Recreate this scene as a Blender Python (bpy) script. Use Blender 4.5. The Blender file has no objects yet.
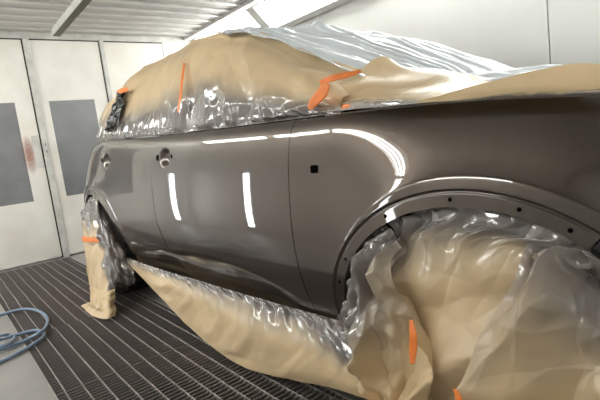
import bpy, bmesh, math, random
import numpy as np
from mathutils import Matrix, Vector

# ------------------------------------------------------------------ camera, world, exposure
scene = bpy.context.scene
C = scene.collection
F_PX = 470.0
_L = np.array([-372.0, 15.0, -F_PX]); _M = np.array([586.0, 134.0, -F_PX])
_Y = _L / np.linalg.norm(_L); _X = _M - _Y * (_M @ _Y); _X /= np.linalg.norm(_X); _Z = np.cross(_X, _Y)
RCAM = np.stack([_X, _Y, _Z]); EYE = np.array([0.0, 0.0, 0.95])
cam_data = bpy.data.cameras.new('camera'); cam = bpy.data.objects.new('camera', cam_data); C.objects.link(cam)
mw = Matrix.Identity(4)
for r in range(3):
    for c in range(3): mw[r][c] = RCAM[r][c]
    mw[r][3] = EYE[r]
cam.matrix_world = mw
cam_data.sensor_width = 36.0; cam_data.lens = F_PX / 600 * 36; cam_data.clip_start = 0.02
scene.camera = cam
world = bpy.data.worlds.new('world'); scene.world = world; world.use_nodes = True
world.node_tree.nodes['Background'].inputs[0].default_value = (0.75, 0.8, 0.85, 1)
world.node_tree.nodes['Background'].inputs[1].default_value = 0.05
scene.view_settings.view_transform = 'Standard'; scene.view_settings.look = 'None'
scene.view_settings.gamma = 1.0; scene.view_settings.use_curve_mapping = False
scene.view_settings.exposure = 0.12
TUBE_E, DIFF_E, WALL_TUBE_E = 39.0, 7.6, 22.0     # brightness of the booth's own lamps

# ------------------------------------------------------------------ numpy helpers
def _hash(ix, iy, s):
    h = (ix.astype(np.int64) * 374761393 + iy.astype(np.int64) * 668265263 + s * 1442695041) & 0xFFFFFFFF
    h = ((h ^ (h >> 13)) * 1274126177) & 0xFFFFFFFF
    return ((h ^ (h >> 16)) & 0xFFFFFF) / float(0xFFFFFF)
def vnoise(x, y, s=0):
    x = np.asarray(x, float); y = np.asarray(y, float)
    ix = np.floor(x); iy = np.floor(y); fx = x - ix; fy = y - iy
    fx = fx * fx * fx * (fx * (fx * 6 - 15) + 10); fy = fy * fy * fy * (fy * (fy * 6 - 15) + 10)
    a = _hash(ix, iy, s); b = _hash(ix + 1, iy, s); c = _hash(ix, iy + 1, s); d = _hash(ix + 1, iy + 1, s)
    return (a * (1 - fx) + b * fx) * (1 - fy) + (c * (1 - fx) + d * fx) * fy
def fbm(x, y, s=0, n=3):
    t = 0; a = 1; w = 0
    for k in range(n):
        t = t + a * vnoise(x * 2**k, y * 2**k, s + 17 * k); w += a; a *= 0.5
    return t / w
def tri(t): return np.abs((t % 1.0) - 0.5) * 2
def sstep(a, b, x):
    t = np.clip((x - a) / (b - a), 0, 1); return t * t * (3 - 2 * t)
def crumple(p, q, seed, scale=0.12, n=5, warp=0.6, aniso=None):
    """folded-sheet height, about -0.5 .. 0.5, sharp creases; p, q in metres"""
    rnd = random.Random(seed)
    wx = p + warp * scale * (fbm(p / scale * .8, q / scale * .8, seed + 1) - .5) * 2
    wy = q + warp * scale * (fbm(p / scale * .8 + 9, q / scale * .8 + 4, seed + 2) - .5) * 2
    h = 0; wsum = 0
    for k in range(n):
        ang = rnd.uniform(0, math.pi) if aniso is None else aniso + rnd.gauss(0, .3)
        f = rnd.uniform(.5, 1.5) / scale
        m = sstep(.25, .75, vnoise(wx / scale * .6 + 31 * k, wy / scale * .6 + 7 * k, seed + 40 + k))
        a = scale * f ** -1 * 8
        h = h + m * (tri((wx * math.cos(ang) + wy * math.sin(ang)) * f + rnd.random()) - .5) * (1 / (f * scale)); wsum += 1
    return h / math.sqrt(wsum)
def catmull(P, n):
    """P: (k, ...) control points -> n samples along axis 0"""
    P = np.asarray(P, float); k = P.shape[0]
    t = np.linspace(0, k - 1, n); i = np.minimum(t.astype(int), k - 2); f = (t - i).reshape((-1,) + (1,) * (P.ndim - 1))
    p1 = P[i]; p2 = P[i + 1]
    p0 = np.where((i > 0).reshape(f.shape), P[np.maximum(i - 1, 0)], 2 * p1 - p2)
    p3 = np.where((i < k - 2).reshape(f.shape), P[np.minimum(i + 2, k - 1)], 2 * p2 - p1)
    return .5 * (2 * p1 + (p2 - p0) * f + (2 * p0 - 5 * p1 + 4 * p2 - p3) * f**2 + (3 * p1 - p0 - 3 * p2 + p3) * f**3)
def grid_normals(G):
    du = np.gradient(G, axis=0); dv = np.gradient(G, axis=1)
    n = np.cross(du, dv); n /= np.linalg.norm(n, axis=2, keepdims=True) + 1e-12
    return n

# ------------------------------------------------------------------ object helpers
def link(o, parent=None):
    C.objects.link(o)
    if parent is not None: o.parent = parent
    return o
def mesh_obj(name, verts, faces, mat=None, parent=None, smooth=False):
    me = bpy.data.meshes.new(name)
    me.from_pydata([tuple(map(float, v)) for v in verts], [], [tuple(int(i) for i in f) for f in faces]); me.update()
    if smooth: me.polygons.foreach_set('use_smooth', [True] * len(me.polygons))
    if mat: me.materials.append(mat)
    return link(bpy.data.objects.new(name, me), parent)
def empty(name, loc=(0, 0, 0), rotz=0, parent=None):
    o = bpy.data.objects.new(name, None); o.location = loc; o.rotation_euler = (0, 0, rotz); o.empty_display_size = .1
    return link(o, parent)
def tag(o, label, cat, group=None, kind=None):
    o['label'] = label; o['category'] = cat
    if group: o['group'] = group
    if kind: o['kind'] = kind
    return o
def struct(o, label=None, cat=None):
    o['kind'] = 'structure'
    if label: o['label'] = label
    if cat: o['category'] = cat
    return o
class MB:
    def __init__(s): s.v = []; s.f = []
    def add(s, v, f):
        b = len(s.v); s.v += [tuple(p) for p in v]; s.f += [tuple(i + b for i in q) for q in f]; return s
    def box(s, a, b, ch=0):
        x0, y0, z0 = [min(p, q) for p, q in zip(a, b)]; x1, y1, z1 = [max(p, q) for p, q in zip(a, b)]
        s.add([(x0,y0,z0),(x1,y0,z0),(x1,y1,z0),(x0,y1,z0),(x0,y0,z1),(x1,y0,z1),(x1,y1,z1),(x0,y1,z1)],
              [(0,3,2,1),(4,5,6,7),(0,1,5,4),(1,2,6,5),(2,3,7,6),(3,0,4,7)]); return s
    def tube(s, pts, r, n=10, cap=True):
        pts = [Vector(p) for p in pts]; b = len(s.v); m = len(pts); up = Vector((0, 0, 1)); prev = None
        for i, p in enumerate(pts):
            d = (pts[min(i + 1, m - 1)] - pts[max(i - 1, 0)]).normalized()
            if prev is None:
                a = d.cross(up)
                if a.length < 1e-3: a = d.cross(Vector((1, 0, 0)))
            else: a = prev - d * prev.dot(d)
            a.normalize(); prev = a; c = d.cross(a)
            rr = r[i] if isinstance(r, (list, tuple)) else r
            for k in range(n):
                t = 2 * math.pi * k / n; s.v.append(tuple(p + a * (rr * math.cos(t)) + c * (rr * math.sin(t))))
        for i in range(m - 1):
            for k in range(n):
                k2 = (k + 1) % n; s.f.append((b + i*n + k, b + i*n + k2, b + (i+1)*n + k2, b + (i+1)*n + k))
        if cap:
            s.f.append(tuple(b + k for k in range(n))[::-1]); s.f.append(tuple(b + (m-1)*n + k for k in range(n)))
        return s
    def build(s, name, mat, parent=None, smooth=False, bevel=0):
        o = mesh_obj(name, s.v, s.f, mat, parent, smooth)
        if bevel:
            md = o.modifiers.new('bevel', 'BEVEL'); md.width = bevel; md.segments = 2; md.limit_method = 'ANGLE'
        return o
def grid_faces(nu, nv):
    i = np.arange(nu - 1)[:, None] * nv + np.arange(nv - 1)[None, :]
    return np.stack([i, i + nv, i + nv + 1, i + 1], -1).reshape(-1, 4)
def np_mesh(name, V, Fc, mat, parent=None, smooth=True, attr=None):
    me = bpy.data.meshes.new(name)
    V = np.asarray(V, np.float32); Fc = np.asarray(Fc, np.int32)
    me.vertices.add(len(V)); me.vertices.foreach_set('co', V.ravel())
    me.loops.add(Fc.size); me.loops.foreach_set('vertex_index', Fc.ravel())
    me.polygons.add(len(Fc)); me.polygons.foreach_set('loop_start', np.arange(0, Fc.size, 4, dtype=np.int32))
    try: me.polygons.foreach_set('loop_total', np.full(len(Fc), 4, np.int32))
    except Exception: pass
    me.update(calc_edges=True); me.validate()
    if smooth: me.polygons.foreach_set('use_smooth', np.ones(len(me.polygons), bool))
    if attr is not None:
        for k, val in attr.items():
            at = me.attributes.new(k, 'FLOAT', 'POINT'); at.data.foreach_set('value', np.asarray(val, np.float32).ravel())
    me.materials.append(mat)
    return link(bpy.data.objects.new(name, me), parent)
def grid_obj(name, G, mat, parent=None, flip=False, rim=None):
    """smooth surface from a (nu, nv, 3) grid; rim = offset vector of a turned-in edge"""
    nu, nv = G.shape[:2]; V = G.reshape(-1, 3); Fc = grid_faces(nu, nv)
    if rim is not None:
        loop = [(i, 0) for i in range(nu)] + [(nu-1, j) for j in range(1, nv)] + [(i, nv-1) for i in range(nu-2, -1, -1)] + [(0, j) for j in range(nv-2, 0, -1)]
        idx = np.array([i * nv + j for i, j in loop]); base = len(V)
        V = np.concatenate([V, V[idx], V[idx] + np.array(rim)])
        n = len(idx); k = np.arange(n); k2 = (k + 1) % n
        Fc = np.concatenate([Fc, np.stack([base + k2, base + k, base + n + k, base + n + k2], -1)])
    if flip: Fc = Fc[:, ::-1]
    return np_mesh(name, V, Fc, mat, parent)

# ------------------------------------------------------------------ materials
def new_mat(name):
    m = bpy.data.materials.new(name); m.use_nodes = True
    nt = m.node_tree; b = nt.nodes['Principled BSDF']; return m, nt, b
def N(nt, t, **kw):
    n = nt.nodes.new(t)
    for k, v in kw.items():
        if hasattr(n, k): setattr(n, k, v)
        else: n.inputs[k.replace('_', ' ')].default_value = v
    return n
def simple(name, col, rough=.5, metal=0, var=0, vscale=8, bump=0, bscale=60, spec=None, coat=0, stretch=None, col2=None):
    m, nt, b = new_mat(name)
    b.inputs['Roughness'].default_value = rough; b.inputs['Metallic'].default_value = metal
    b.inputs['Base Color'].default_value = (*col, 1); b.inputs['Coat Weight'].default_value = coat
    if spec is not None: b.inputs['Specular IOR Level'].default_value = spec
    tc = N(nt, 'ShaderNodeTexCoord'); src = tc.outputs['Object']
    if stretch:
        mp = N(nt, 'ShaderNodeMapping'); mp.inputs['Scale'].default_value = stretch
        nt.links.new(src, mp.inputs['Vector']); src = mp.outputs[0]
    if var or col2:
        nz = N(nt, 'ShaderNodeTexNoise'); nz.inputs['Scale'].default_value = vscale; nz.inputs['Detail'].default_value = 6
        nt.links.new(src, nz.inputs['Vector'])
        rp = N(nt, 'ShaderNodeValToRGB')
        c2 = col2 if col2 else tuple(c * (1 - var) for c in col)
        rp.color_ramp.elements[0].color = (*c2, 1); rp.color_ramp.elements[1].color = (*col, 1)
        rp.color_ramp.elements[0].position = .3; rp.color_ramp.elements[1].position = .65
        nt.links.new(nz.outputs[0], rp.inputs[0]); nt.links.new(rp.outputs[0], b.inputs['Base Color'])
    if bump:
        nb = N(nt, 'ShaderNodeTexNoise'); nb.inputs['Scale'].default_value = bscale; nb.inputs['Detail'].default_value = 4
        nt.links.new(src, nb.inputs['Vector'])
        bp = N(nt, 'ShaderNodeBump'); bp.inputs['Strength'].default_value = bump; bp.inputs['Distance'].default_value = .01
        nt.links.new(nb.outputs[0], bp.inputs['Height']); nt.links.new(bp.outputs[0], b.inputs['Normal'])
    return m
def emit(name, col, s):
    m = bpy.data.materials.new(name); m.use_nodes = True; nt = m.node_tree; nt.nodes.clear()
    e = N(nt, 'ShaderNodeEmission'); e.inputs[0].default_value = (*col, 1); e.inputs[1].default_value = s
    o = N(nt, 'ShaderNodeOutputMaterial'); nt.links.new(e.outputs[0], o.inputs[0]); return m
M = {}
M['wall'] = simple('booth wall white', (.72, .72, .69), .42, var=.06, vscale=2.5)
M['door_white'] = simple('door leaf white', (.86, .84, .78), .45, var=.10, vscale=3, col2=(.76, .72, .65))
M['post'] = simple('door post white', (.66, .65, .61), .4, var=.25, vscale=9)
M['rubber'] = simple('rubber seal', (.03, .03, .028), .7)
M['window_film'] = simple('smoky window', (.24, .24, .25), .3, var=.25, vscale=3)
M['ceil'] = simple('ceiling slat', (.62, .605, .58), .55, var=.22, vscale=2, stretch=(.6, 6, 6))
M['ceil_rib'] = simple('ceiling rib', (.76, .75, .72), .45, var=.15, vscale=5)
M['beam'] = simple('beam white', (.66, .65, .62), .45, var=.15, vscale=5)
M['beam_dark'] = simple('beam dark underside', (.13, .12, .085), .6, var=.3, vscale=14, stretch=(1, .1, 1))
M['floor'] = simple('floor plate', (.31, .295, .275), .5, var=.2, vscale=3, bump=.05, bscale=30)
M['pit'] = simple('pit dark', (.022, .02, .019), .9)
M['bar'] = simple('grate bar bright edge', (.40, .37, .35), .45, metal=.3, var=.3, vscale=9)
M['cross'] = simple('grate cross bar', (.15, .13, .12), .5, metal=.2)
M['gfixture'] = simple('lamp housing', (.6, .6, .6), .4)
M['tube'] = emit('lamp tube', (.99, 1, .965), TUBE_E)
M['diff'] = emit('lamp diffuser', (.99, 1, .965), DIFF_E)
M['wtube'] = emit('wall lamp tube', (.95, .98, 1), WALL_TUBE_E)
M['black'] = simple('black cavity', (.003, .003, .003), .9, spec=0)
M['tyre'] = simple('tyre rubber', (.02, .02, .02), .6, bump=.3, bscale=40)
M['rim'] = simple('wheel rim', (.35, .35, .36), .3, metal=.9)
M['glass_dark'] = simple('car glass', (.012, .013, .014), .05)
M['tape'] = simple('orange tape', (.85, .22, .035), .45, var=.12, vscale=30, bump=.15, bscale=120)
M['hose'] = simple('blue hose', (.20, .27, .38), .35, var=.15, vscale=12)
M['steel'] = simple('zinc steel', (.3, .3, .29), .4, metal=.8)
# bronze grey metallic paint under clear lacquer
m, nt, b = new_mat('bronze grey car paint')
b.inputs['Metallic'].default_value = .9; b.inputs['Roughness'].default_value = .37
b.inputs['Base Color'].default_value = (.066, .050, .039, 1)
b.inputs['Coat Weight'].default_value = 1.0; b.inputs['Coat Roughness'].default_value = .015; b.inputs['Coat IOR'].default_value = 1.65
M['paint'] = m
# tinted shut-line / primer side
M['paint_in'] = simple('inner painted metal', (.05, .045, .04), .5, metal=.3)

def film_mat(name, tan, clear, bump_d, tan_rough=.38, clear_gloss=.03, clear_rough=.10, transl=.12, milk=.42, milkc=(.42, .375, .35)):
    """masking film: attribute 'tan' blends printed paper film (1) and clear plastic (0)"""
    m = bpy.data.materials.new(name); m.use_nodes = True; nt = m.node_tree; nt.nodes.clear()
    out = N(nt, 'ShaderNodeOutputMaterial')
    tc = N(nt, 'ShaderNodeTexCoord')
    at = N(nt, 'ShaderNodeAttribute'); at.attribute_name = 'tan'
    n1 = N(nt, 'ShaderNodeTexNoise'); n1.inputs['Scale'].default_value = 9; n1.inputs['Detail'].default_value = 2.5; n1.inputs['Distortion'].default_value = .6
    v1 = N(nt, 'ShaderNodeTexVoronoi'); v1.feature = 'DISTANCE_TO_EDGE'; v1.inputs['Scale'].default_value = 15
    mixv = N(nt, 'ShaderNodeMixRGB'); mixv.inputs[0].default_value = .12
    nt.links.new(tc.outputs['Object'], n1.inputs['Vector']); nt.links.new(tc.outputs['Object'], mixv.inputs[1]); nt.links.new(n1.outputs['Color'], mixv.inputs[2])
    nt.links.new(mixv.outputs[0], v1.inputs['Vector'])
    hsum = N(nt, 'ShaderNodeMath', operation='MULTIPLY_ADD'); hsum.inputs[1].default_value = .8
    nt.links.new(n1.outputs[0], hsum.inputs[0]); hsum.inputs[2].default_value = 0
    bstr = N(nt, 'ShaderNodeMapRange'); bstr.inputs[3].default_value = .30; bstr.inputs[4].default_value = .10
    nt.links.new(at.outputs['Fac'], bstr.inputs[0])
    bp = N(nt, 'ShaderNodeBump'); bp.inputs['Distance'].default_value = bump_d
    nt.links.new(bstr.outputs[0], bp.inputs['Strength']); nt.links.new(hsum.outputs[0], bp.inputs['Height'])
    # paper film
    p = N(nt, 'ShaderNodeBsdfPrincipled'); p.inputs['Roughness'].default_value = tan_rough; p.inputs['Base Color'].default_value = (*tan, 1)
    nc = N(nt, 'ShaderNodeTexNoise'); nc.inputs['Scale'].default_value = 5; nc.inputs['Detail'].default_value = 3
    nt.links.new(tc.outputs['Object'], nc.inputs['Vector'])
    rp = N(nt, 'ShaderNodeValToRGB'); rp.color_ramp.elements[0].color = (*[c * .82 for c in tan], 1); rp.color_ramp.elements[1].color = (*tan, 1)
    rp.color_ramp.elements[0].position = .3; rp.color_ramp.elements[1].position = .7
    nt.links.new(nc.outputs[0], rp.inputs[0]); nt.links.new(rp.outputs[0], p.inputs['Base Color'])
    tr = N(nt, 'ShaderNodeBsdfTranslucent'); nt.links.new(rp.outputs[0], tr.inputs[0])
    mp = N(nt, 'ShaderNodeMixShader'); mp.inputs[0].default_value = transl
    nt.links.new(p.outputs[0], mp.inputs[1]); nt.links.new(tr.outputs[0], mp.inputs[2])
    # clear film
    tp = N(nt, 'ShaderNodeBsdfTransparent'); tp.inputs[0].default_value = (*clear, 1)
    gl = N(nt, 'ShaderNodeBsdfGlossy'); gl.inputs['Roughness'].default_value = clear_rough; gl.inputs[0].default_value = (.95, .95, .95, 1)
    df = N(nt, 'ShaderNodeBsdfDiffuse'); df.inputs[0].default_value = (*milkc, 1)
    fr = N(nt, 'ShaderNodeFresnel'); fr.inputs[0].default_value = 1.5
    fm = N(nt, 'ShaderNodeMath', operation='MULTIPLY_ADD'); fm.inputs[1].default_value = 1.2; fm.inputs[2].default_value = clear_gloss; fm.use_clamp = True
    nt.links.new(fr.outputs[0], fm.inputs[0])
    m1 = N(nt, 'ShaderNodeMixShader'); m1.inputs[0].default_value = milk
    nt.links.new(tp.outputs[0], m1.inputs[1]); nt.links.new(df.outputs[0], m1.inputs[2])
    m2 = N(nt, 'ShaderNodeMixShader'); nt.links.new(fm.outputs[0], m2.inputs[0]); nt.links.new(m1.outputs[0], m2.inputs[1]); nt.links.new(gl.outputs[0], m2.inputs[2])
    mx = N(nt, 'ShaderNodeMixShader'); nt.links.new(at.outputs['Fac'], mx.inputs[0]); nt.links.new(m2.outputs[0], mx.inputs[1]); nt.links.new(mp.outputs[0], mx.inputs[2])
    for s in (p, tr, gl, df, fr): nt.links.new(bp.outputs[0], s.inputs['Normal'])
    nt.links.new(mx.outputs[0], out.inputs[0])
    return m
M['film'] = film_mat('tan masking film', (.74, .56, .335), (.62, .58, .54), .010, tan_rough=.33)
M['film_white'] = film_mat('milky cover film', (.90, .96, 1.0), (.8, .82, .84), .008, clear_gloss=.25, tan_rough=.25, transl=.12, milk=.6, milkc=(.6, .68, .74))

M['gap_black'] = simple('black gap patch', (.006, .006, .006), .12, bump=.3, bscale=40)

# ------------------------------------------------------------------ booth
XL, XR, YB, YF, ZC = -1.1, 3.15, 5.56, -2.6, 2.373
GX0, GX1 = .26, 1.05
GP = [-2.55, -1.6, -.65, .30, 1.25, 2.2, 3.15, 4.1, 4.85, 5.50]
# floor with the pit under the grate
fl = MB(); fl.box((XL - .1, YF - .1, -.1), (GX0 - .004, YB + .1, 0)).box((GX1 + .004, YF - .1, -.1), (XR + .1, YB + .1, 0))
fl.box((GX0 - .004, YB - .055, -.1), (GX1 + .004, YB + .1, 0)).box((GX0 - .004, YF - .1, -.1), (GX1 + .004, YF + .045, 0))
floor = struct(fl.build('floor', M['floor']), 'grey booth floor plates beside the dark grate', 'floor')
pit = MB().box((GX0 - .02, YF, -.36), (GX1 + .02, YB, -.35)).box((GX0 - .02, YF, -.35), (GX0 - .005, YB, -.1)).box((GX1 + .005, YF, -.35), (GX1 + .02, YB, -.1)).build('pit_lining', M['pit'], floor)
for yj in (-1.8, -.6, .6, 1.8, 3.0, 4.2):    # joints between floor plates
    MB().box((XL, yj - .002, -.0005), (GX0 - .005, yj + .002, .0006)).build('floor_joint', M['pit'], floor)

gr = tag(empty('floor_grate', (0, 0, 0)), 'dark steel floor grate with bright lengthwise bars along the car', 'grate')
rnd = random.Random(5)
fr = MB().box((GX0 - .003, YF + .05, -.04), (GX0 + .006, YB - .06, .002)).box((GX1 - .006, YF + .05, -.04), (GX1 + .003, YB - .06, .002))
fr.build('frame', M['bar'], gr)
for pi in range(len(GP) - 1):
    y0, y1 = GP[pi] + .002, GP[pi + 1] - .002; off = rnd.uniform(-.004, .004)
    cb = MB(); n = int((y1 - y0) / .028)
    for k in range(n + 1):
        y = y0 + .004 + (y1 - y0 - .008) * k / n
        cb.box((GX0 + .008, y - .0036, -.011), (GX1 - .008, y + .0036, -.0015))
    pn = cb.build('grate_panel', M['cross'], gr); pn['kind'] = 'stuff'
    bm_ = MB().box((-.0021, y0, -.02), (.0021, y1, .0012))
    first = None
    for k in range(11):
        x = .30 + .0714 * k + off
        if first is None: first = bm_.build('bar', M['bar'], pn); o = first
        else: o = first.copy(); link(o, pn)
        o.location = (x, 0, 0)

# right wall panels
wr = struct(mesh_obj('wall_right', [(XR + .03, YF, -.05), (XR + .03, YB, -.05), (XR + .03, YB, 2.45), (XR + .03, YF, 2.45)], [(0, 1, 2, 3)], M['post']), 'white panelled booth wall behind the car', 'wall')
ys = [YF, -.74, 1.355, 3.45, YB]
for a, bb in zip(ys[:-1], ys[1:]):
    MB().box((XR, a + .003, 0), (XR + .03, bb - .003, 2.10)).build('wall_panel', M['wall'], wr, bevel=.004)
hk = MB().tube([(XR, 1.73, 1.285), (XR - .03, 1.73, 1.285), (XR - .04, 1.73, 1.31)], .005)
hk.build('hook', M['rubber'], wr)
# left wall panels (behind the photographer)
wl = struct(mesh_obj('wall_left', [(XL - .03, YF, -.05), (XL - .03, YB, -.05), (XL - .03, YB, 2.45), (XL - .03, YF, 2.45)], [(0, 1, 2, 3)], M['post']), 'white panelled booth wall with upright lamps', 'wall')
for a, bb in zip(ys[:-1], ys[1:]):
    MB().box((XL, a + .003, 0), (XL - .03, bb - .003, 2.10)).build('wall_panel', M['wall'], wl, bevel=.004)
wf = struct(MB().box((XL, YF - .05, 0), (XR, YF, 2.45)).build('wall_front', M['wall']), 'plain white booth end wall', 'wall')
# back wall with the door leaves
wb = struct(MB().box((XL - .05, YB + .03, -.05), (XR + .05, YB + .1, 2.5)).build('wall_back', M['wall']), 'white end wall holding the booth doors', 'wall')
MB().box((XL, YB - .01, 2.303), (XR, YB + .03, 2.372)).build('header', M['post'], wb)
MB().box((XL, YB - .004, 2.292), (2.50, YB + .01, 2.303)).build('header_shadow_gap', M['rubber'], wb)
MB().box((2.50, YB - .012, 0), (XR, YB + .03, 2.303)).build('side_panel', M['wall'], wb, bevel=.003)
MB().box((XL, YB - .012, 0), (-.44, YB + .03, 2.303)).build('side_panel', M['wall'], wb, bevel=.003)
leaves = [(-.43, .275), (.295, .985), (1.06, 1.742), (1.80, 2.49)]
wins = [(-.28, .12), (.44, .825), (1.14, 1.60), (1.93, 2.33)]
for i, ((a, bb), (w0, w1)) in enumerate(zip(leaves, wins)):
    d = struct(empty('door_%d' % (i + 1), (0, 0, 0)), ['white booth door leaf nearest the left wall', 'white door leaf with smoky window and reddish smear', 'white door leaf with smoky window next to car tail', 'white door leaf behind the masked car roof'][i], 'door')
    z0, z1, w2, w3 = .02, 2.288, .648, 1.664
    q = MB().box((a, YB - .012, z0), (w0, YB + .028, z1)).box((w1, YB - .012, z0), (bb, YB + .028, z1)).box((w0, YB - .012, z0), (w1, YB + .028, w2)).box((w0, YB - .012, w3), (w1, YB + .028, z1))
    q.build('door_panel', M['door_white'], d)
    MB().box((w0, YB - .006, w2), (w1, YB, w3)).build('window_pane', M['window_film'], d)
posts = [(.275, .295), (.985, 1.0), (1.742, 1.757)]
for a, bb in posts: MB().box((a, YB + .0, .0), (bb, YB + .025, 2.29)).build('door_seal', M['rubber'], wb)
for a, bb in ((1.0, 1.058), (1.757, 1.798)):
    MB().box((a, YB - .035, .0), (bb, YB + .025, 2.30)).build('door_post', M['post'], wb, bevel=.004)
m, nt, b = new_mat('reddish overspray')
b.inputs['Base Color'].default_value = (.55, .30, .24, 1); b.inputs['Roughness'].default_value = .6
tc = N(nt, 'ShaderNodeTexCoord'); mp = N(nt, 'ShaderNodeMapping'); mp.inputs['Location'].default_value = (-.5, 0, -.5); mp.inputs['Scale'].default_value = (2, 0, 2)
mp.vector_type = 'TEXTURE'; mp.inputs['Location'].default_value = (.5, 0, .5); mp.inputs['Scale'].default_value = (.5, 1, .5)
gd = N(nt, 'ShaderNodeTexGradient'); gd.gradient_type = 'SPHERICAL'; nz = N(nt, 'ShaderNodeTexNoise'); nz.inputs['Scale'].default_value = 14
mu = N(nt, 'ShaderNodeMath', operation='MULTIPLY'); mu2 = N(nt, 'ShaderNodeMath', operation='MULTIPLY'); mu2.inputs[1].default_value = 1.1; mu2.use_clamp = True
sx = N(nt, 'ShaderNodeVectorMath', operation='MULTIPLY'); sx.inputs[1].default_value = (1, 0, 1)
nt.links.new(tc.outputs['Generated'], mp.inputs[0]); nt.links.new(mp.outputs[0], sx.inputs[0]); nt.links.new(sx.outputs[0], gd.inputs[0])
nt.links.new(gd.outputs['Fac'], mu.inputs[0]); nt.links.new(nz.outputs[0], mu.inputs[1]); nt.links.new(mu.outputs[0], mu2.inputs[0]); nt.links.new(mu2.outputs[0], b.inputs['Alpha'])
M['smear'] = m
MB().box((.80, YB - .0135, .92), (.93, YB - .0125, 1.34)).build('paint_smear', M['smear'], bpy.data.objects['door_2'])
lat = empty('door_latch', (1.0, YB - .04, 1.2)); tag(lat, 'small grey latch on the post between two doors', 'latch')
MB().box((.012, -.006, -.12), (.04, .006, .06)).build('plate', M['post'], lat, bevel=.002)
MB().box((.018, -.02, -.07), (.032, -.006, -.04)).build('catch', M['steel'], lat, bevel=.002)
MB().box((.018, -.016, .0), (.030, -.006, .03)).build('catch', M['steel'], lat, bevel=.002)
MB().box((-.09, .022, -.22), (-.02, .027, .12)).build('push_plate', M['post'], lat)

# ceiling of crosswise slats
ce = struct(MB().box((XL - .05, YF - .05, ZC + .06), (XR + .05, YB + .05, ZC + .12)).build('ceiling', M['ceil']), 'off white booth ceiling of crosswise slats', 'ceiling')
CX0, CX1 = -.84, 2.86
k = 0; y = YB
sl = MB().box((CX0, -.152, 0), (CX1, -.006, .012)).box((CX0, -.158, .012), (CX1, 0, .02))
rb = MB().box((CX0, -.197, -.016), (CX1, -.160, .012))
so = ro = None
while y > YF + .1:
    if so is None:
        so = sl.build('ceiling_slat', M['ceil'], ce, bevel=.003); ro = rb.build('ceiling_rib', M['ceil_rib'], ce, bevel=.004); a_, b_ = so, ro
    else:
        a_ = link(so.copy(), ce); b_ = link(ro.copy(), ce)
    a_.location = (0, y, ZC); b_.location = (0, y, ZC); y -= .2
for xb in (1.256,):
    t = struct(empty('trim_1', (xb, 0, 0)), 'long white ceiling beam with dark underside', 'beam')
    MB().box((0, YF, 2.302), (.078, 5.42, 2.372)).build('beam', M['beam'], t, bevel=.002)
    MB().box((.006, YF, 2.299), (.074, 5.41, 2.3025)).build('beam_underside', M['beam_dark'], t)  # separate strip, gives the underside a darker olive tone
for j, (xa, xb2) in enumerate(((2.79, 2.87), (-.82, -.74))):
    t = struct(MB().box((xa, YF, 2.335), (xb2, YB - .012, 2.372)).build('trim_%d' % (j + 2), M['beam'], bevel=.003), ['white edge beam along the lamp row behind the car', 'white edge beam along the lamp row above the hose side'][j], 'beam')

# sloped lamp rows between ceiling and side walls
def lamp(side, y0, y1, label):
    s = 1 if side == 'r' else -1
    if side == 'r': A = Vector((2.885, 0, 2.36)); B = Vector((3.145, 0, 2.10))
    else: A = Vector((-.835, 0, 2.36)); B = Vector((-1.095, 0, 2.10))
    root = tag(empty('ceiling_lamp', ((A.x + B.x) / 2, y0, 2.1)), label, 'lamp', 'sloped booth lamps')
    o = Vector(root.location); d = (B - A).normalized(); nrm = Vector((-s, 0, -1)).normalized(); Lw = (B - A).length
    def P(u, y, h): return A + d * u + nrm * h + Vector((0, y, 0)) - o
    def slab(u0, u1, ya, yb, h0, h1):
        q = MB(); vs = [P(u, yy, h) for h in (h0, h1) for (u, yy) in ((u0, ya), (u1, ya), (u1, yb), (u0, yb))]
        q.add(vs, [(0,1,2,3),(4,7,6,5),(0,4,5,1),(1,5,6,2),(2,6,7,3),(3,7,4,0)]); return q
    slab(0, Lw, y0, y1, -.09, -.08).build('housing', M['gfixture'], root)
    slab(.03, Lw - .05, y0 + .07, y1 - .07, -.079, -.074).build('diffuser', M['diff'], root)
    for u in (.08, .165, .25):
        MB().tube([P(u, y0 + .06, -.045), P(u, y1 - .06, -.045)], .014, 8).build('tube', M['tube'], root)
    f = slab(0, .03, y0, y1, -.08, .008)
    for (a1, a2, a3, a4) in ((Lw - .055, Lw, y0, y1), (.03, Lw - .055, y0, y0 + .065), (.03, Lw - .055, y1 - .065, y1)):
        q = slab(a1, a2, a3, a4, -.08, .035 if a2 == Lw else .008); f.add(q.v, q.f)  # lower lip deepened to keep lamp light off the wall beneath
    f.build('frame', M['beam'], root)
LY = [5.53, 4.19, 2.85, 1.51, .17, -1.17, -2.5]
LYL = [5.53, 4.09, 2.65, 1.21, .17, -1.17, -2.5]      # hose side: respaced, two panels left out to shape the fender reflections
ordw = ['nearest the doors', 'second from the doors', 'third from the doors', 'fourth from the doors', 'fifth from the doors', 'farthest from the doors']
for i in range(6):
    lamp('r', LY[i + 1], LY[i], 'bright sloped lamp panel above the wall behind the car, ' + ordw[i])
    if i not in (3, 4): lamp('l', LYL[i + 1], LYL[i], 'bright sloped lamp panel above the hose side wall, ' + ordw[i])
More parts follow.
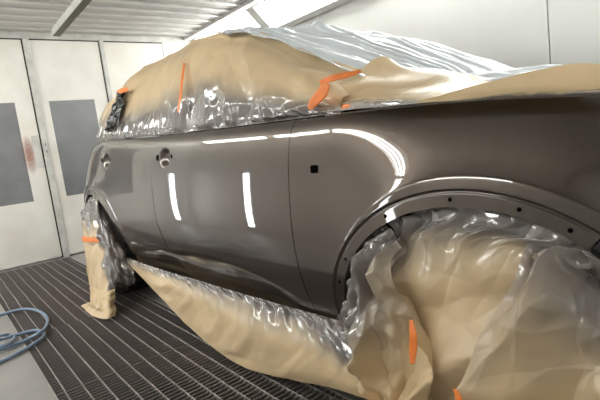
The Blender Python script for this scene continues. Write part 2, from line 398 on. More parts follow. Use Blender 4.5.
# upright lamps on the left wall, seen as streaks in the doors
for xx, yy, rz, lb, hw in ((-.80, YB - .012, -math.pi / 2, 'upright lamp on the end wall beside the doors', .03), (XL, 4.22, 0, 'upright wall lamp nearer the doors', .05), (XL, 2.45, 0, 'upright wall lamp farther from the doors', .05)):
    root = tag(empty('wall_lamp', (xx, yy, .10), rz), lb, 'lamp', 'upright wall lamps')
    MB().box((0, -hw - .03, 0), (.04, hw + .03, .90)).build('housing', M['gfixture'], root, bevel=.004)
    MB().box((.04, -hw, .03), (.055, hw, .87)).build('tube', M['wtube'], root, bevel=.006)

# ------------------------------------------------------------------ car (own frame: side at x=0, inward +x, front at -y)
PHI = math.atan(.036)
RC = np.array([[math.cos(PHI), -math.sin(PHI), 0], [math.sin(PHI), math.cos(PHI), 0], [0, 0, 1]]); OC = np.array([.99, 0, 0])
def at(u, v, val, ax=0):
    """photo pixel -> point on the plane axis=val of the car's own frame"""
    d = RC.T @ (RCAM @ np.array([u - 300, 200 - v, -F_PX])); o = RC.T @ (EYE - OC)
    return o + (val - o[ax]) / d[ax] * d
car = tag(empty('car', tuple(OC), PHI), 'bronze grey car being repainted, glass and wheels masked', 'car')
CXM = .9                       # centre line
zb_y = [-.3, 0, .34, .48, .67, .99, 1.27, 1.8, 2.33, 3.08, 3.6, 4.5]
zb_z = [.86, .915, .957, .975, .993, 1.008, 1.014, 1.031, 1.051, 1.085, 1.10, 1.11]
_ty = np.linspace(-.3, 4.5, 4801); _tz = np.interp(_ty, zb_y, zb_z)
_k = np.hanning(501); _k /= _k.sum(); _tz = np.convolve(np.pad(_tz, 250, mode='reflect', reflect_type='odd'), _k, 'valid')
def zb(y): return np.interp(y, _ty, _tz)
_ss = np.linspace(-.08, .9, 9801)
_sl = np.interp(_ss, [-.08, -.02, 0, .02, .04, .07, .12, .17, .25, .33, .40, .48, .56, .64, .75, .9],
                [1.9, 1.5, 1.05, .58, .33, .21, .125, .085, .06, .042, .01, -.085, -.21, -.32, -.38, -.4])
_k2 = np.hanning(601); _k2 /= _k2.sum(); _sl = np.convolve(np.pad(_sl, 300, mode='reflect', reflect_type='odd'), _k2, 'valid')
_sx = -np.cumsum(_sl) * (_ss[1] - _ss[0]); _sx -= _sx.min()
def plan(y):
    tf = np.clip((.55 - y) / .80, 0, 1); tr = np.clip((y - 3.25) / 1.25, 0, 1)
    return CXM * (1 - np.sqrt(np.maximum(1 - tf**3, 0))) + CXM * (1 - np.sqrt(np.maximum(1 - tr**3.0, 0))) + .012 * ((y - 2.0) / 1.6) ** 2
WF, WR = (.645, .345), (3.50, .345); AA, AB = .455, .398
def crease_z(y): return .478 - .10 * ((y - 2.05) / .72) ** 2 * np.where(y < 2.05, 1.0, .55)
DENTS = [(2.240, .940, .070, .052, .030), (3.108, .965, .070, .052, .030)]
def polar(y, z, c):
    """additive-ellipse radius offset r and angle for a wheel centre"""
    dy = y - c[0]; dz = z - c[1]
    r = np.full(np.shape(y), .1)
    for _ in range(25):
        g = np.sqrt((dy / (AA + r))**2 + (dz / (AB + r))**2); r = r + (g - 1) * (.45 + r); r = np.maximum(r, -.3)
    return r, np.arctan2(dz / (AB + r), dy / (AA + r))
def flare(r, th, kind):
    t = np.degrees(th)
    if kind == 'f': w = .12 + .88 * sstep(28, 85, t)
    else: w = .25 + .75 * sstep(0, 70, 180 - t)
    rc = .038 + .032 * w; h = .014 * w + .002
    d = r - rc
    o = h * np.where(d > 0, np.exp(-np.maximum(d, 0) / .035), 1.0)
    # soften the crest a little
    o = np.where(np.abs(d) < .005, h * (1 - .07 * ((d + .005) / .01) ** 2), o)
    o = o * sstep(.40, .12, r)
    o = o - .007 * np.exp(-((r - .038) / .0035) ** 2) - .004 * sstep(.038, .034, r)
    return o
def softp(d, w): return (np.sqrt(d * d + w * w) + d) / 2
def S(y, z, wheel=None):
    y = np.asarray(y, float); z = np.asarray(z, float)
    x = plan(y) + np.interp(zb(y) - z, _ss, _sx)
    x = x + .36 * sstep(1.12, .70, y) * softp(z - .80, .05) + .26 * sstep(3.1, 3.9, y) * softp(z - .78, .08)
    zc = crease_z(y); d = zc - z
    amt = sstep(1.30, 1.55, y) * sstep(3.0, 2.5, y)
    x = x + amt * .30 * softp(d, .006) * sstep(.16, .0, d * .6)
    for (hy, hz, ry, rz, dep) in DENTS:
        q = ((y - hy) / ry) ** 2 + ((z - hz) / rz) ** 2
        x = x + dep * sstep(1.0, .35, np.sqrt(q))
    return x
def surf(y, z, wheels=('f', 'r')):
    x = S(y, z)
    for k in wheels:
        c = WF if k == 'f' else WR
        near = np.abs(y - c[0]) < 1.2
        r, th = polar(y, z, c)
        x = x - np.where(near & (th > -.2), flare(r, th, k), 0)
    return np.stack([x, y, z], -1)
RIM = (.022, 0, 0)
def polar_panel(name, c, th0, th1, lim, wheel, nth=150, extra=()):
    ths = np.unique(np.concatenate([np.linspace(th0, th1, nth), np.array(extra)])) if len(extra) else np.linspace(th0, th1, nth)
    cols = []
    for th in ths:
        ct, st = math.cos(math.radians(th)), math.sin(math.radians(th))
        lo, hi = .05, 2.5
        def inside(r): return lim(c[0] + (AA + r) * ct, c[1] + (AB + r) * st)
        for _ in range(40):
            mid = (lo + hi) / 2
            if inside(mid): lo = mid
            else: hi = mid
        r = np.concatenate([np.linspace(0, .028, 5)[:-1], np.linspace(.028, .048, 14)[:-1], np.linspace(.048, .10, 30)[:-1], .10 + (lo - .10) * np.sin(np.linspace(0, math.pi / 2, 46))]) if lo > .11 else np.linspace(0, lo, 4 + 13 + 29 + 46)
        cols.append(np.stack([c[0] + (AA + r) * ct, c[1] + (AB + r) * st], -1))
    cols = np.array(cols)
    return grid_obj(name, surf(cols[..., 0], cols[..., 1], (wheel,)), M['paint'], car, flip=False, rim=RIM)
GAPF = lambda z: np.interp(z, [.34, .43, .68, .886, 1.02], [1.268, 1.280, 1.288, 1.279, 1.266])
GAPM = lambda z: np.interp(z, [.34, .50, .593, .781, .913, 1.06], [2.33, 2.385, 2.418, 2.424, 2.409, 2.33])
def col_panel(name, ya, yb_, zlo, nu, nv, dense=None):
    u = np.linspace(0, 1, nu)
    v = np.linspace(0, 1, nv)
    G = np.zeros((nu, nv, 2))
    for j, vv in enumerate(v):
        zz = zlo + (1.03 - zlo) * vv
        a = ya(zz); bb = yb_(zz); yy = a + (bb - a) * u
        G[:, j, 0] = yy; G[:, j, 1] = zlo + (zb(yy) - zlo) * vv
    return G
fender = polar_panel('front_fender', WF, 0, 127, lambda y, z: y <= GAPF(z) - .002 and z <= zb(y) - .001 and y > .0, 'f', 220, extra=(math.degrees(math.atan2(1.012 - .345, 1.27 - .645)) - 3.3,))
Gd = col_panel('front_door', lambda z: GAPF(z) + .002, lambda z: GAPM(z) - .002, .342, 230, 150)
front_door = grid_obj('front_door', surf(Gd[..., 0], Gd[..., 1]), M['paint'], car, rim=RIM, flip=True)
rear_door = polar_panel('rear_door', WR, 103, 180, lambda y, z: y >= GAPM(z) + .002 and z <= zb(y) - .001, 'r', 200)
quarter = polar_panel('rear_quarter', WR, 0, 102.6, lambda y, z: z <= zb(y) - .001 and y < 4.495, 'r', 140)
headlamp = polar_panel('headlamp', WF, 127.4, 143, lambda y, z: z <= zb(y) - .001 and y > -.245, 'f', 40)
headlamp.data.materials[0] = M['glass_dark']
bumper = polar_panel('front_bumper', WF, 143.4, 180, lambda y, z: y > -.245, 'f', 60)
low = []
def strip(name, y0, y1, z0, z1, mat):
    yy = np.linspace(y0, y1, 60); G = np.zeros((60, 8, 3))
    for j, f in enumerate(np.linspace(0, 1, 8)):
        z = z1 + (z0 - z1) * f
        G[:, j] = np.stack([S(yy, np.full(60, z1)) + .006 + .05 * f**2, yy, np.full(60, z)], -1)
    return grid_obj(name, G, mat, car, rim=RIM)
strip('sill', WF[0] + AA + .01, WR[0] - AA - .01, .22, .338, M['paint'])
strip('bumper_skirt', -.245, WF[0] - AA - .005, .22, .34, M['paint_in'])
strip('rear_skirt', WR[0] + AA + .005, 4.49, .24, .34, M['paint_in'])
# far side: mirrored copies of the panels
def mirror_copy(o):
    me = o.data.copy(); n = len(me.vertices); co = np.empty(n * 3, np.float32); me.vertices.foreach_get('co', co)
    co = co.reshape(-1, 3); co[:, 0] = 2 * CXM - co[:, 0]; me.vertices.foreach_set('co', co.ravel()); me.flip_normals(); me.update()
    return link(bpy.data.objects.new(o.name.split('.')[0], me), car)
for o in [c for c in car.children]: mirror_copy(o)
# dark inner shell behind the shut lines
G = np.zeros((120, 20, 3)); yy = np.linspace(WF[0] + AA + .03, WR[0] - AA - .03, 120)
for j, f in enumerate(np.linspace(0, 1, 20)):
    z = .30 + (zb(yy) - .01 - .30) * f; G[:, j] = np.stack([S(yy, z) + .03, yy, z], -1)
mirror_copy(grid_obj('inner_body', G, M['black'], car))
G2 = np.zeros((40, 12, 3))
for nm, c in (('front_wheel_housing', WF), ('rear_wheel_housing', WR)):
    for i, th in enumerate(np.linspace(-.1, math.pi + .1, 40)):
        for j, f in enumerate(np.linspace(0, 1, 12)):
            yy_, zz_ = c[0] + (AA + .012) * math.cos(th), c[1] + (AB + .012) * math.sin(th)
            G2[i, j] = (float(S(yy_, zz_)) + .02 + .36 * f, yy_, zz_)
    mirror_copy(grid_obj(nm, G2.copy(), M['black'], car))
MB().box((.38, -.1, .2), (1.42, 4.3, .85)).build('underbody', M['black'], car)
# small openings
def disc(name, y, z, r, parent, mat, rim_mat=None, n=20, sq=None):
    q = MB(); pts = []
    for k in range(n):
        t = 2 * math.pi * k / n; cy, cz = math.cos(t), math.sin(t)
        if sq: e = .35; cy, cz = math.copysign(abs(cy)**e, cy) * sq[0], math.copysign(abs(cz)**e, cz) * sq[1]
        pts.append((cy * r, cz * r))
    def ring(s, dx):
        return [tuple(surf(np.array(y + a * s), np.array(z + b_ * s)) + np.array([dx, 0, 0])) for a, b_ in pts]
    R1, R2, R3 = ring(1.0, -.0012), ring(.86, -.0018), ring(.8, -.0004)
    v = R1 + R2 + R3; f = []
    for k in range(n):
        k2 = (k + 1) % n; f += [(k, k2, n + k2, n + k), (n + k, n + k2, 2*n + k2, 2*n + k)]
    f.append(tuple(range(2*n, 3*n)))
    return mesh_obj(name, v, f, mat, parent)
for (y, z) in ((.875, .722), (.668, .764), (1.058, .577), (.503, .738), (.405, .697), (1.085, .484)):
    r_, th_ = polar(np.array(y), np.array(z), WF); th_ = float(th_); rr = .018
    disc('screw_hole', WF[0] + (AA + rr) * math.cos(th_), WF[1] + (AB + rr) * math.sin(th_), .0052, fender, M['black'])
disc('marker_opening', 1.150, .849, .0165, fender, M['black'], n=28, sq=(1.1, .78))
disc('grommet', .338, .865, .017, fender, M['black'])
for d_, hy, hz in ((front_door, 2.240, .940), (rear_door, 3.108, .965)):
    disc('handle_hole', hy + .082, hz + .004, .016, d_, M['black']); disc('handle_hole', hy - .080, hz + .002, .010, d_, M['black'])
# hood, windscreen, cabin
def hood_z(x, y):
    e = np.clip((x - .085) / (CXM - .085), 0, 1)
    return zb(y) + .004 + .06 * np.sin(e * math.pi / 2) * sstep(-.1, 1.0, y) + .012 * np.sin(e * math.pi / 2)
yy = np.linspace(-.18, 1.13, 60); G = np.zeros((60, 40, 3))
for j, f in enumerate(np.linspace(0, 1, 40)):
    x0 = S(yy, zb(yy)) + .006; x = x0 + (2 * CXM - 2 * x0) * f
    xs_ = np.where(x > CXM, 2 * CXM - x, x)
    G[:, j] = np.stack([x, yy, hood_z(xs_ - plan(yy), yy)], -1)
grid_obj('hood', G, M['paint'], car, rim=(0, 0, -.015))
cab_y = [1.05, 1.5, 1.75, 2.0, 2.4, 3.0, 3.6, 4.0, 4.25, 4.47]
cab_z = [1.05, 1.29, 1.41, 1.485, 1.53, 1.535, 1.475, 1.36, 1.22, 1.12]
cab_x = [.15, .215, .245, .265, .295, .33, .38, .45, .55, .72]
_cy = np.linspace(1.05, 4.47, 343)
def _sm(v, w=31):
    k = np.hanning(w); k /= k.sum(); return np.convolve(np.pad(v, w // 2, mode='reflect', reflect_type='odd'), k, 'valid')
_cz = _sm(np.interp(_cy, cab_y, cab_z)); _cx = _sm(np.interp(_cy, cab_y, cab_x))
def cabin(y, t):
    """t 0..1 belt to roof rail, 1..2 rail to centre line"""
    y = np.asarray(y, float); t = np.asarray(t, float); y, t = np.broadcast_arrays(y, t)
    zr = np.interp(y, _cy, _cz); xr = np.interp(y, _cy, _cx); bz = zb(y) + .01; bx = plan(y) * .5 + .085 + .22 * sstep(3.2, 4.2, y) 
    zr = np.maximum(zr, bz + .01)
    s = np.clip(t, 0, 1); u = np.clip(t - 1, 0, 1)
    x = bx + (xr - bx) * s - .03 * np.sin(s * math.pi) ; z = bz + (zr - bz) * s
    x = x + (CXM - xr) * u; z = z + (.028 + .04 * sstep(1.9, 1.4, y)) * np.sin(u * math.pi / 2)
    # round the rail
    rr = np.exp(-((t - 1) / .12) ** 2); x = x + .02 * rr; z = z - .018 * rr
    return np.stack([x, y, z], -1)
yy = np.linspace(1.06, 4.46, 100); tt = np.linspace(0, 1, 24)
cs = grid_obj('side_glass', cabin(yy[:, None], tt[None, :]), M['glass_dark'], car, flip=True)
tt = np.linspace(1, 2, 24); ct = grid_obj('roof_and_screen', cabin(yy[:, None], tt[None, :]), M['glass_dark'], car, flip=True)
mirror_copy(cs); mirror_copy(ct)
# wheels
def wheel(cx, c):
    w = empty('wheel', (cx, c[0], .335), 0, car)
    prof = [(.0, .20), (.0, .27), (.012, .315), (.035, .333), (.18, .333), (.205, .315), (.215, .27), (.215, .2)]
    n = 48; V = []; Fc = []
    for k in range(n):
        a = 2 * math.pi * k / n
        for (px, r) in prof: V.append((px, r * math.cos(a), r * math.sin(a)))
    m_ = len(prof)
    for k in range(n):
        for j in range(m_ - 1): Fc.append((k*m_ + j, ((k+1) % n)*m_ + j, ((k+1) % n)*m_ + j + 1, k*m_ + j + 1))
    t = mesh_obj('tyre', V, Fc, M['tyre'], w, smooth=True)
    tb = MB()
    for k in range(60):
        a = 2 * math.pi * k / 60
        for (x0, x1, sg) in ((.004, .075, 1), (.08, .135, 0), (.14, .211, -1)):
            a2 = a + sg * .02
            e = Vector((0, math.cos(a2), math.sin(a2))); f = Vector((0, -math.sin(a2), math.cos(a2)))
            vs = [Vector((x, 0, 0)) + e * r + f * s for r in (.32, .339) for (x, s) in ((x0, -.011), (x1, -.011 + .012 * sg), (x1, .011 + .012 * sg), (x0, .011))]
            tb.add(vs, [(0,1,2,3),(4,7,6,5),(0,4,5,1),(1,5,6,2),(2,6,7,3),(3,7,4,0)])
    tb.build('tread', M['tyre'], w)['kind'] = 'stuff'
    rm = MB(); rm.tube([(.03, 0, 0), (.2, 0, 0)], .205, 36)
    rm.build('rim', M['rim'], w)
for cx, c in ((.06, WF), (.06, WR), (2 * CXM - .275, WF), (2 * CXM - .275, WR)): wheel(cx, c)

# ------------------------------------------------------------------ masking sheets
def sheet(name, label, G, tanv, disp=None, mat='film', cat='masking sheet', thr=.5):
    """G (nu,nv,3) in the car's frame; tanv (nu,nv) 1 = printed paper film, 0 = clear film"""
    if disp is not None: G = G + grid_normals(G) * disp[..., None]
    nu, nv = G.shape[:2]
    W = G.reshape(-1, 3) @ RC.T + OC
    W[:, 2] = np.maximum(W[:, 2], .004)
    base = W.mean(0); base[2] = W[:, 2].min()
    root = tag(empty(name, tuple(base)), label, cat)
    Fc = grid_faces(nu, nv); tf = tanv.reshape(-1)[Fc].mean(1)
    for nm, sel in (('paper', tf >= thr), ('clear_edge', tf < thr)):
        Fs = Fc[sel]
        if len(Fs) == 0: continue
        idx, inv = np.unique(Fs.ravel(), return_inverse=True)
        np_mesh(nm, W[idx] - base, inv.reshape(-1, 4), M[mat], root, True, {'tan': tanv.reshape(-1)[idx]})
    return root
def fit(ctrl, nu, nv):
    return np.swapaxes(catmull(np.swapaxes(catmull(np.array(ctrl, float), nu), 0, 1), nv), 0, 1)
def metric(G):
    """approximate surface coordinates in metres for the noise"""
    du = np.linalg.norm(np.diff(G, axis=0, prepend=G[:1]), axis=2).mean(1).cumsum(); dv = np.linalg.norm(np.diff(G, axis=1, prepend=G[:, :1]), axis=2).mean(0).cumsum()
    return np.broadcast_to(du[:, None], G.shape[:2]), np.broadcast_to(dv[None, :], G.shape[:2])

def pleat(p, q, seed, wl=.05, reach=.08):
    w = p / wl + 1.6 * (fbm(p / wl * .35, q / .15, seed) - .5)
    return (tri(w) - .5) * np.exp(-q / reach) * sstep(0, .012, q) * (.35 + 1.3 * vnoise(p / wl * .6, q * 0, seed + 5))
# A: sheet over the side glass and roof edge
nu, nv = 420, 200
yy = np.linspace(4.44, 1.06, nu)[:, None]; tt = np.linspace(-.015, 1.0, nv)[None, :] * (1.18 + .30 * sstep(1.7, 2.2, yy))
G = cabin(np.broadcast_to(yy, (nu, nv)), np.broadcast_to(np.maximum(tt, 0), (nu, nv)))
G[..., 2] += np.minimum(tt, 0) * .3
p, q = metric(G)
tanA = sstep(.12, .55, tt + .28 * (fbm(yy * 3.2, tt * 2.5, 3) - .5) + .10 * sstep(3.0, 2.2, yy) * sstep(1.2, 1.6, yy) * -1)
hole = np.exp(-(((yy - 3.72 - .15 * tt) / .10) ** 2)) * sstep(.1, .2, tt) * sstep(.95, .8, tt)
tanA = np.clip(tanA - 1.2 * hole, 0, 1)
fold = crumple(p, q, 21, .45, 5, aniso=.15)
dA = .016 + .03 * (fbm(p * 2.0, q * 2.0, 11) - .45) * sstep(0, .3, tt) + .035 * fold * sstep(.05, .4, tt) + .03 * crumple(p, q, 22, .18, 6, warp=.3) * (1 - tanA) + .004 * crumple(p, q, 23, .2, 4)
dA = dA +   .013 * pleat(p, q, 24, .075, .12)
dA = np.maximum(dA, .004) * sstep(-.02, .06, tt) + .004
sheet('masking_sheet', 'tan masking film wrapped over car windows and roof edge', G, tanA * np.ones((nu, nv)), dA)

# C: milky film over windscreen and hood
nu, nv = 260, 220
ya = np.linspace(.50, 2.0, nu)[:, None] * np.ones((1, nv)); xa = np.linspace(.25, 1.6, nv)[None, :] * np.ones((nu, 1))
xs_ = np.where(xa > CXM, 2 * CXM - xa, xa)
zh = hood_z(xs_, ya)
zr = np.interp(ya, _cy, _cz); xr = np.interp(ya, _cy, _cx); zw = zr + (.028 + .04 * sstep(1.9, 1.4, ya)) * np.sin(np.clip((xs_ - xr) / (CXM - xr), 0, 1) * math.pi / 2)
zz = np.where(ya > 1.05, np.maximum(zh, zw), zh)
zz = _smz = zz
for _ in range(14): zz = (np.roll(zz, 1, 0) + np.roll(zz, -1, 0) + 2 * zz) / 4; zz[0] = zz[1]; zz[-1] = zz[-2]
G = np.stack([xa, ya, zz], -1)
w = xa + .12 * (fbm(ya * 1.3, xa * 3, 5) - .5)
dC = .022 + .020 * (tri(w * 9 + .8 * fbm(ya * 1.1, xa * 2, 9)) - .5) + .010 * (tri(w * 23 + 1.2 * fbm(ya * 1.7, xa * 4, 19)) - .5) + .012 * crumple(ya, xa, 31, .2, 4)
dC = dC + .035 * np.exp(-((ya - 1.80) / .06) ** 2 - ((xa - .76) / .12) ** 2)
dC = .010 + (dC - .010) * sstep(.48, .75, ya)
sheet('cover_film', 'milky bluish plastic film in long folds over windscreen and hood', G, np.clip(.9 + .4 * (fbm(xa * 9, ya * 1.5, 77) - .5) * 2, 0.1, .95), -dC, mat='film_white', cat='plastic film', thr=-1)

# B: paper strips along the hood edge
def px_rows(rows): return [[at(u, v, x) for (u, v, x) in r] for r in rows]
ctrl = px_rows([
  [(306, 114, .07), (345, 111, .07), (400, 106, .08), (450, 101, .085), (520, 96.5, .085), (600, 92, .085)],
  [(314, 101, .10), (350, 100, .10), (400, 100, .10), (450, 97, .10), (520, 91.5, .10), (600, 87, .10)],
  [(330, 88, .15), (370, 86, .16), (415, 88, .18), (450, 88, .18), (500, 86, .18), (560, 84, .18)],
  [(348, 79, .25), (385, 74, .27), (430, 74, .28), (455, 77, .28), (480, 82, .26), (520, 84, .24)],
  [(360, 70, .33), (383, 58, .36), (405, 68, .36), (440, 70, .36), (465, 75, .34), (500, 82, .30)]])
G = fit(ctrl, 70, 240); p, q = metric(G)
v = np.linspace(0, 1, 70)[:, None]; u = np.linspace(0, 1, 240)[None, :]
tanB = sstep(.10, .30, v + .22 * (fbm(u * 14, v * 3, 8) - .5))
sheet('masking_sheet', 'tan masking film lying on hood edge with a pointed corner', G, tanB, -.004 - .004 * crumple(p, q, 41, .2, 4) - .012 * crumple(p, q, 42, .08, 5) * (1 - tanB) * sstep(0, .2, v))
ctrl = px_rows([
  [(415, 102, .075), (460, 99, .075), (520, 95, .08), (570, 93, .09), (625, 91, .10)],
  [(428, 97, .066), (472, 91, .066), (525, 87, .07), (575, 84, .08), (630, 83, .09)],
  [(440, 94, .062), (486, 84, .062), (530, 77, .066), (578, 73.5, .075), (632, 75, .085)],
  [(450, 91, .06), (496, 79, .06), (541, 69, .066), (584, 63, .075), (634, 69, .085)]])
G = fit(ctrl, 60, 200); p, q = metric(G); v = np.linspace(0, 1, 60)[:, None]; u = np.linspace(0, 1, 200)[None, :]
tanB = sstep(.02, .22, v + .2 * (fbm(u * 10, v * 3, 58) - .5) + .25 * sstep(.5, .1, u))
sheet('masking_sheet', 'tan masking film strip folded up along front of hood edge', G, tanB, -.006 - .003 * crumple(p, q, 51, .2, 4))

# D: skirt under the sill
ctrl = px_rows([
  [(126, 257, .045), (160, 269, .045), (200, 281, .045), (250, 296, .045), (300, 310, .045), (335, 320, .045), (356, 327, .03)],
  [(128, 262, .03), (163, 277, .03), (206, 291, .025), (255, 307, .02), (303, 323, .015), (335, 333, .01), (356, 342, .0)],
  [(131, 265, .03), (163, 281, .02), (207, 306, .0), (254, 331, -.02), (308, 347, -.02), (340, 355, -.02), (362, 365, -.02)],
  [(133, 267, .035), (159, 288, .02), (202, 323, .0), (245, 354, -.02), (296, 370, -.03), (336, 379, -.03), (378, 392, -.03)],
  [(133, 268, .04), (157, 293, .02), (196, 333, .0), (240, 365, -.01), (290, 379, -.01), (330, 387, -.01), (384, 404, -.01)]])
G = fit(ctrl, 110, 320); p, q = metric(G); v = np.linspace(0, 1, 110)[:, None]; u = np.linspace(0, 1, 320)[None, :]
tanD = sstep(.10, .60, v + .30 * (fbm(u * 9, v * 3, 68) - .5) - .40 * sstep(.6, .9, u) * sstep(.85, .4, v) + .1 * sstep(.4, .2, u))
dD = .002 + .012 * pleat(q, p, 64, .06, .05) + .03 * crumple(p, q, 61, .11, 6, warp=.3) * (1 - tanD) * sstep(0, .1, v) + .025 * crumple(p, q, 62, .35, 4, aniso=.9) * sstep(.1, .4, v) * sstep(1.0, .8, v) + .003 * crumple(p, q, 63, .12, 4)
sheet('masking_sheet', 'tan masking film skirt hanging from sill under both doors', G, tanD, dD)

# E: sheets over the front wheel
def arch_pt(th, r, x):
    t = math.radians(th); return np.array([x, WF[0] + (AA + r) * math.cos(t), WF[1] + (AB + r) * math.sin(t)])
def wheel_sheet(label, cols, nu, nv, seed, tanf, dsp, aniso=None, lift=0):
    rows = []
    K = len(cols[0]); ctrl = [[c[k] for c in cols] for k in range(K)]
    G = fit(ctrl, nu, nv); p, q = metric(G); v = np.linspace(0, 1, nu)[:, None] * np.ones((1, nv)); u = np.linspace(0, 1, nv)[None, :] * np.ones((nu, 1))
    tn = tanf(u, v, p, q); d = dsp(u, v, p, q, tn) + .020 * pleat(q, p, seed, .11, .07)
    return sheet('masking_sheet', label, G, tn, d)
def col(th, mids, yb_, xb_):
    return [arch_pt(th, .004, .035), arch_pt(th, -.03, .022)] + [np.array(m_) for m_ in mids] + [np.array([xb_, yb_, .006])]
# middle sheet (under the two others)
cols = [col(58, [at(383, 262, .02), at(392, 315, .01), at(398, 375, -.01)], .93, -.03),
        col(72, [at(410, 250, .01), at(415, 305, -.02), at(420, 370, -.03)], .86, -.05),
        col(88, [at(440, 245, .0), at(445, 300, -.03), at(448, 370, -.05)], .80, -.07),
        col(104, [at(475, 245, .0), at(480, 300, -.03), at(478, 370, -.05)], .72, -.07),
        col(118, [at(508, 248, .0), at(510, 300, -.02), at(508, 370, -.03)], .64, -.05),
        col(130, [at(540, 262, .01), at(540, 310, .0), at(535, 370, -.01)], .56, -.02)]
wheel_sheet('broad tan masking film over front wheel between the two tapes', cols, 200, 260, 71,
    lambda u, v, p, q: sstep(.04, .25, p + .12 * (fbm(q * 7, p * 7, 91) - .5)),
    lambda u, v, p, q, t: .07 * crumple(p, q, 72, .30, 5, aniso=.5, warp=.3) * sstep(.05, .3, v) + .05 * crumple(p, q, 73, .13, 6, warp=.3) * (1 - t) * sstep(0, .1, v) + .014 * crumple(p, q, 74, .12, 4, warp=.2))
# rear sheet, its front edge lifted over the middle one
cols = [[at(337, 318, .03), at(340, 330, .02), at(350, 350, .0), at(362, 378, -.03), at(372, 410, -.04), np.array([-.05, 1.06, .006])],
        [arch_pt(10, .004, .035), at(346, 305, .0), at(356, 335, -.02), at(368, 365, -.03), at(380, 410, -.05), np.array([-.06, 1.02, .006])],
        [arch_pt(24, .004, .035), at(352, 275, -.02), at(366, 315, -.04), at(382, 355, -.045), at(394, 410, -.06), np.array([-.07, .97, .006])],
        [arch_pt(36, .004, .035), at(362, 250, -.01), at(374, 295, -.03), at(392, 340, -.055), at(408, 405, -.07), np.array([-.08, .93, .006])],
        [arch_pt(46, .004, .035), at(378, 238, .0), at(386, 275, -.03), at(404, 320, -.06), at(420, 385, -.08), np.array([-.09, .89, .006])],
        [arch_pt(56, .004, .035), at(392, 232, .0), at(395, 262, -.035), at(412, 325, -.065), at(432, 385, -.085), np.array([-.10, .85, .006])]]
wheel_sheet('crumpled tan masking film on rear half of front wheel', cols, 220, 150, 81,
    lambda u, v, p, q: sstep(.10, .38, p + .20 * (fbm(q * 7, p * 7, 95) - .5)),
    lambda u, v, p, q, t: .12 * crumple(p, q, 86, .16, 6, aniso=.5, warp=.3) * sstep(.0, .2, v) * sstep(1.0, .9, u) + .06 * crumple(p, q, 83, .11, 6, warp=.3) * (1 - .6 * t) * sstep(0, .1, v) + .016 * crumple(p, q, 84, .09, 4, warp=.2))
# front sheet on the right
cols = [[arch_pt(112, .004, .035), at(522, 240, -.015), at(506, 290, -.045), at(484, 350, -.075), at(464, 402, -.09), np.array([-.11, .74, .006])],
        [arch_pt(122, .004, .035), at(538, 256, -.02), at(528, 300, -.06), at(510, 350, -.085), at(495, 405, -.10), np.array([-.12, .62, .006])],
        [arch_pt(132, .002, .035), at(555, 262, -.025), at(552, 305, -.07), at(540, 355, -.095), at(530, 405, -.11), np.array([-.13, .50, .006])],
        [at(585, 250, .0), at(582, 272, -.03), at(580, 310, -.07), at(574, 355, -.10), at(568, 405, -.12), np.array([-.14, .38, .006])],
        [at(603, 262, -.005), at(604, 282, -.03), at(606, 320, -.07), at(606, 360, -.10), at(606, 405, -.12), np.array([-.15, .25, .006])],
        [at(622, 275, -.0), at(626, 295, -.03), at(632, 330, -.06), at(640, 370, -.09), at(650, 410, -.11), np.array([-.15, .10, .006])]]
wheel_sheet('tan masking film on front half of front wheel by bumper', cols, 200, 200, 101,
    lambda u, v, p, q: sstep(.06, .38, p + .22 * (fbm(q * 7, p * 7, 105) - .5) - .10 * sstep(.4, 1, u)),
    lambda u, v, p, q, t: .10 * crumple(p, q, 102, .24, 6, aniso=1.0, warp=.3) * sstep(.0, .2, v) + .05 * crumple(p, q, 103, .13, 6, warp=.3) * (1 - .8 * t) * sstep(0, .1, v) + .012 * crumple(p, q, 104, .11, 4, warp=.2))

# F: sheet over the rear wheel
ctrl = px_rows([
  [(84, 208, .10), (88, 200, .03), (96, 196, .03), (103, 212, .03), (114, 236, .03), (124, 254, .04), (132, 266, .05)],
  [(83, 222, .08), (88, 217, .0), (97, 216, -.01), (106, 230, -.01), (116, 246, .0), (126, 262, .02), (134, 272, .04)],
  [(84, 240, .06), (89, 240, -.03), (98, 241, -.05), (107, 248, -.05), (117, 258, -.03), (127, 270, .0), (135, 278, .04)],
  [(86, 262, .04), (91, 266, -.05), (99, 268, -.08), (108, 270, -.08), (117, 274, -.05), (126, 280, .0), (134, 285, .05)],
  [(90, 288, .02), (94, 292, -.08), (101, 294, -.12), (108, 294, -.12), (114, 292, -.08), (121, 288, -.01), (128, 288, .06)]])
G = fit(ctrl, 150, 120); p, q = metric(G); v = np.linspace(0, 1, 150)[:, None] * np.ones((1, 120)); u = np.linspace(0, 1, 120)[None, :] * np.ones((150, 1))
tanF = sstep(.28, .5, v + .3 * (fbm(u * 5, v * 5, 115) - .5) - .9 * sstep(.28, .62, u))
sheet('masking_sheet', 'tan masking film hung over rear wheel with one tape', G, tanF, .06 * crumple(p, q, 112, .12, 6, warp=.3) * (1 - .6 * tanF) * sstep(0, .12, v) + .01 * crumple(p, q, 113, .2, 4))
# loose foot of that sheet on the grate
def fpt(u, v, z=.012):
    d = RCAM @ np.array([u - 300, 200 - v, -F_PX]); w_ = EYE + (z - EYE[2]) / d[2] * d
    return RC.T @ (w_ - OC)
ctrl = [[at(90, 284, .0), at(97, 288, -.10), at(107, 290, -.12), at(115, 289, -.08)],
        [fpt(90, 300, .09), fpt(98, 303, .10), fpt(108, 303, .10), fpt(115, 301, .09)],
        [fpt(85, 304, .03), fpt(96, 311, .05), fpt(108, 313, .05), fpt(116, 309, .05)],
        [fpt(81, 306), fpt(93, 316, .02), fpt(106, 319, .02), fpt(115, 316, .02)]]
G = fit(ctrl, 60, 60); p, q = metric(G)
sheet('masking_paper', 'loose tan foot of masking film lying on the grate', G, np.ones((60, 60)), .02 * crumple(p, q, 121, .15, 4))

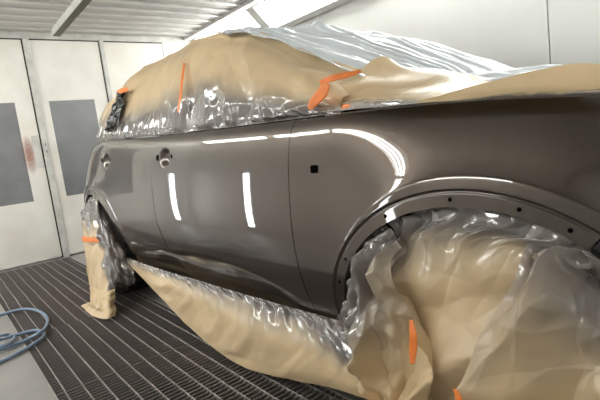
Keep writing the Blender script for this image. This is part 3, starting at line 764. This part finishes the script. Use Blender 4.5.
# black patch added over the masking, stands in for a dark see-through gap
ctrl = px_rows([[(119, 92, .165), (122, 92, .165), (126, 93, .165)], [(115, 103, .125), (119, 103, .125), (124, 104, .125)], [(112, 114, .10), (116, 115, .10), (121, 114, .10)], [(109, 124, .08), (113, 125, .08), (117, 123, .08)], [(107, 131, .07), (109, 131, .07), (112, 129, .07)]])
G = fit(ctrl, 60, 40); p, q = metric(G)
cf = sheet('cover_film', 'crumpled black patch standing in for dark gap at rear corner of the masking', G, np.ones((60, 40)), .010 + .05 * crumple(p, q, 131, .09, 6, warp=.3), mat='gap_black', cat='plastic film')
# orange tapes
def tape(label, pts, w, n=24, lift=.004):
    """pts: car-frame centre line with half-width vectors"""
    P_ = catmull(np.array([a for a, _ in pts]), n); Wd = catmull(np.array([b_ for _, b_ in pts]), n)
    G = np.stack([P_ + Wd * f for f in np.linspace(-1, 1, 6)], 1)
    G = G + grid_normals(G) * (.0015 * (fbm(np.arange(n)[:, None] * .6, np.arange(6)[None, :] * .8, 3) - .5))[..., None]
    W = G.reshape(-1, 3) @ RC.T + OC; base = W.mean(0)
    Fc = grid_faces(n, 6)
    o = np_mesh('orange_tape', W - base, Fc, M['tape']); o.location = base
    md = o.modifiers.new('thickness', 'SOLIDIFY'); md.thickness = .0008
    return tag(o, label, 'tape', 'orange tapes')
def seg(u, v, x, du, dv):
    a = at(u - du, v - dv, x); b_ = at(u + du, v + dv, x); return ((a + b_) / 2, (b_ - a) / 2)
tape('orange tape strip standing upright on film over rear window', [seg(184, 63, .155, 1.1, .2), seg(182, 80, .10, 1.1, .2), seg(180, 98, .06, 1.1, .2), seg(178, 112, .04, .9, .2)], .01)
tape('orange tape bent at hood corner, lower piece', [seg(327, 83, .03, 3, 2), seg(322, 93, .03, 4.5, 3), seg(314, 102, .04, 3.5, 3), seg(309, 109, .05, 1.5, 2)], .01)
tape('orange tape running along fold above the hood corner', [seg(320, 83, .05, 1, 2.2), seg(333, 78, .06, 1.2, 3.0), seg(347, 75, .08, 1, 2.6), seg(361, 71, .10, .6, 1.6)], .01)
tape('orange tape closing the slit over front wheel', [seg(411, 320, -.10, 2, .5), seg(413, 335, -.11, 3.6, .2), seg(413, 350, -.11, 3.8, 0), seg(412, 364, -.115, 2.2, 0)], .01)
tape('orange tape end low on front wheel masking', [seg(455, 389, -.150, 2, 1), seg(458, 396, -.153, 3.4, 1), seg(460, 406, -.155, 3.6, 1)], .01)
tape('orange tape on film of the rear wheel', [seg(82, 239, -.06, .3, 2.6), seg(88, 239.5, -.075, .2, 2.6), seg(94, 240, -.08, .2, 2.2), seg(99, 241, -.08, .2, 1)], .01)
tape('orange tape at rear corner above the dark film gap', [seg(117, 93, .15, .5, 2), seg(122, 90.5, .15, .5, 2.4), seg(128, 89, .15, .5, 1.6)], .01)

# ------------------------------------------------------------------ blue hose on the floor
def fw(u, v, z):
    d = RCAM @ np.array([u - 300, 200 - v, -F_PX]); return EYE + (z - EYE[2]) / d[2] * d
hp = [(-40, 335, .012), (-15, 321, .012), (0, 315, .012), (12, 311.5, .013), (25, 309, .014), (37, 310.5, .014), (46, 316, .014), (47.5, 323, .014), (42, 331, .036), (28, 339, .014), (12, 345.5, .013), (-6, 350, .013),
      (-28, 352, .013), (-42, 345, .013), (-22, 338, .02), (0, 335.5, .030), (10, 334.5, .014), (14.5, 338, .014), (9, 343.5, .034), (-6, 349, .034), (-30, 356, .016), (-45, 352, .016), (-30, 345, .034), (-5, 341, .036), (16, 335, .014),
      (34, 330.5, .014), (43, 332, .014), (43, 337, .014), (30, 346.5, .013), (12, 356.5, .013), (0, 362, .012), (-30, 376, .012)]
hpts = catmull(np.array([fw(*h) for h in hp]), 420)
hb = MB().tube([Vector(h) for h in hpts], .0095, 10)
tag(hb.build('air_hose', M['hose'], smooth=True), 'coiled blue air hose lying on the floor plates', 'hose')
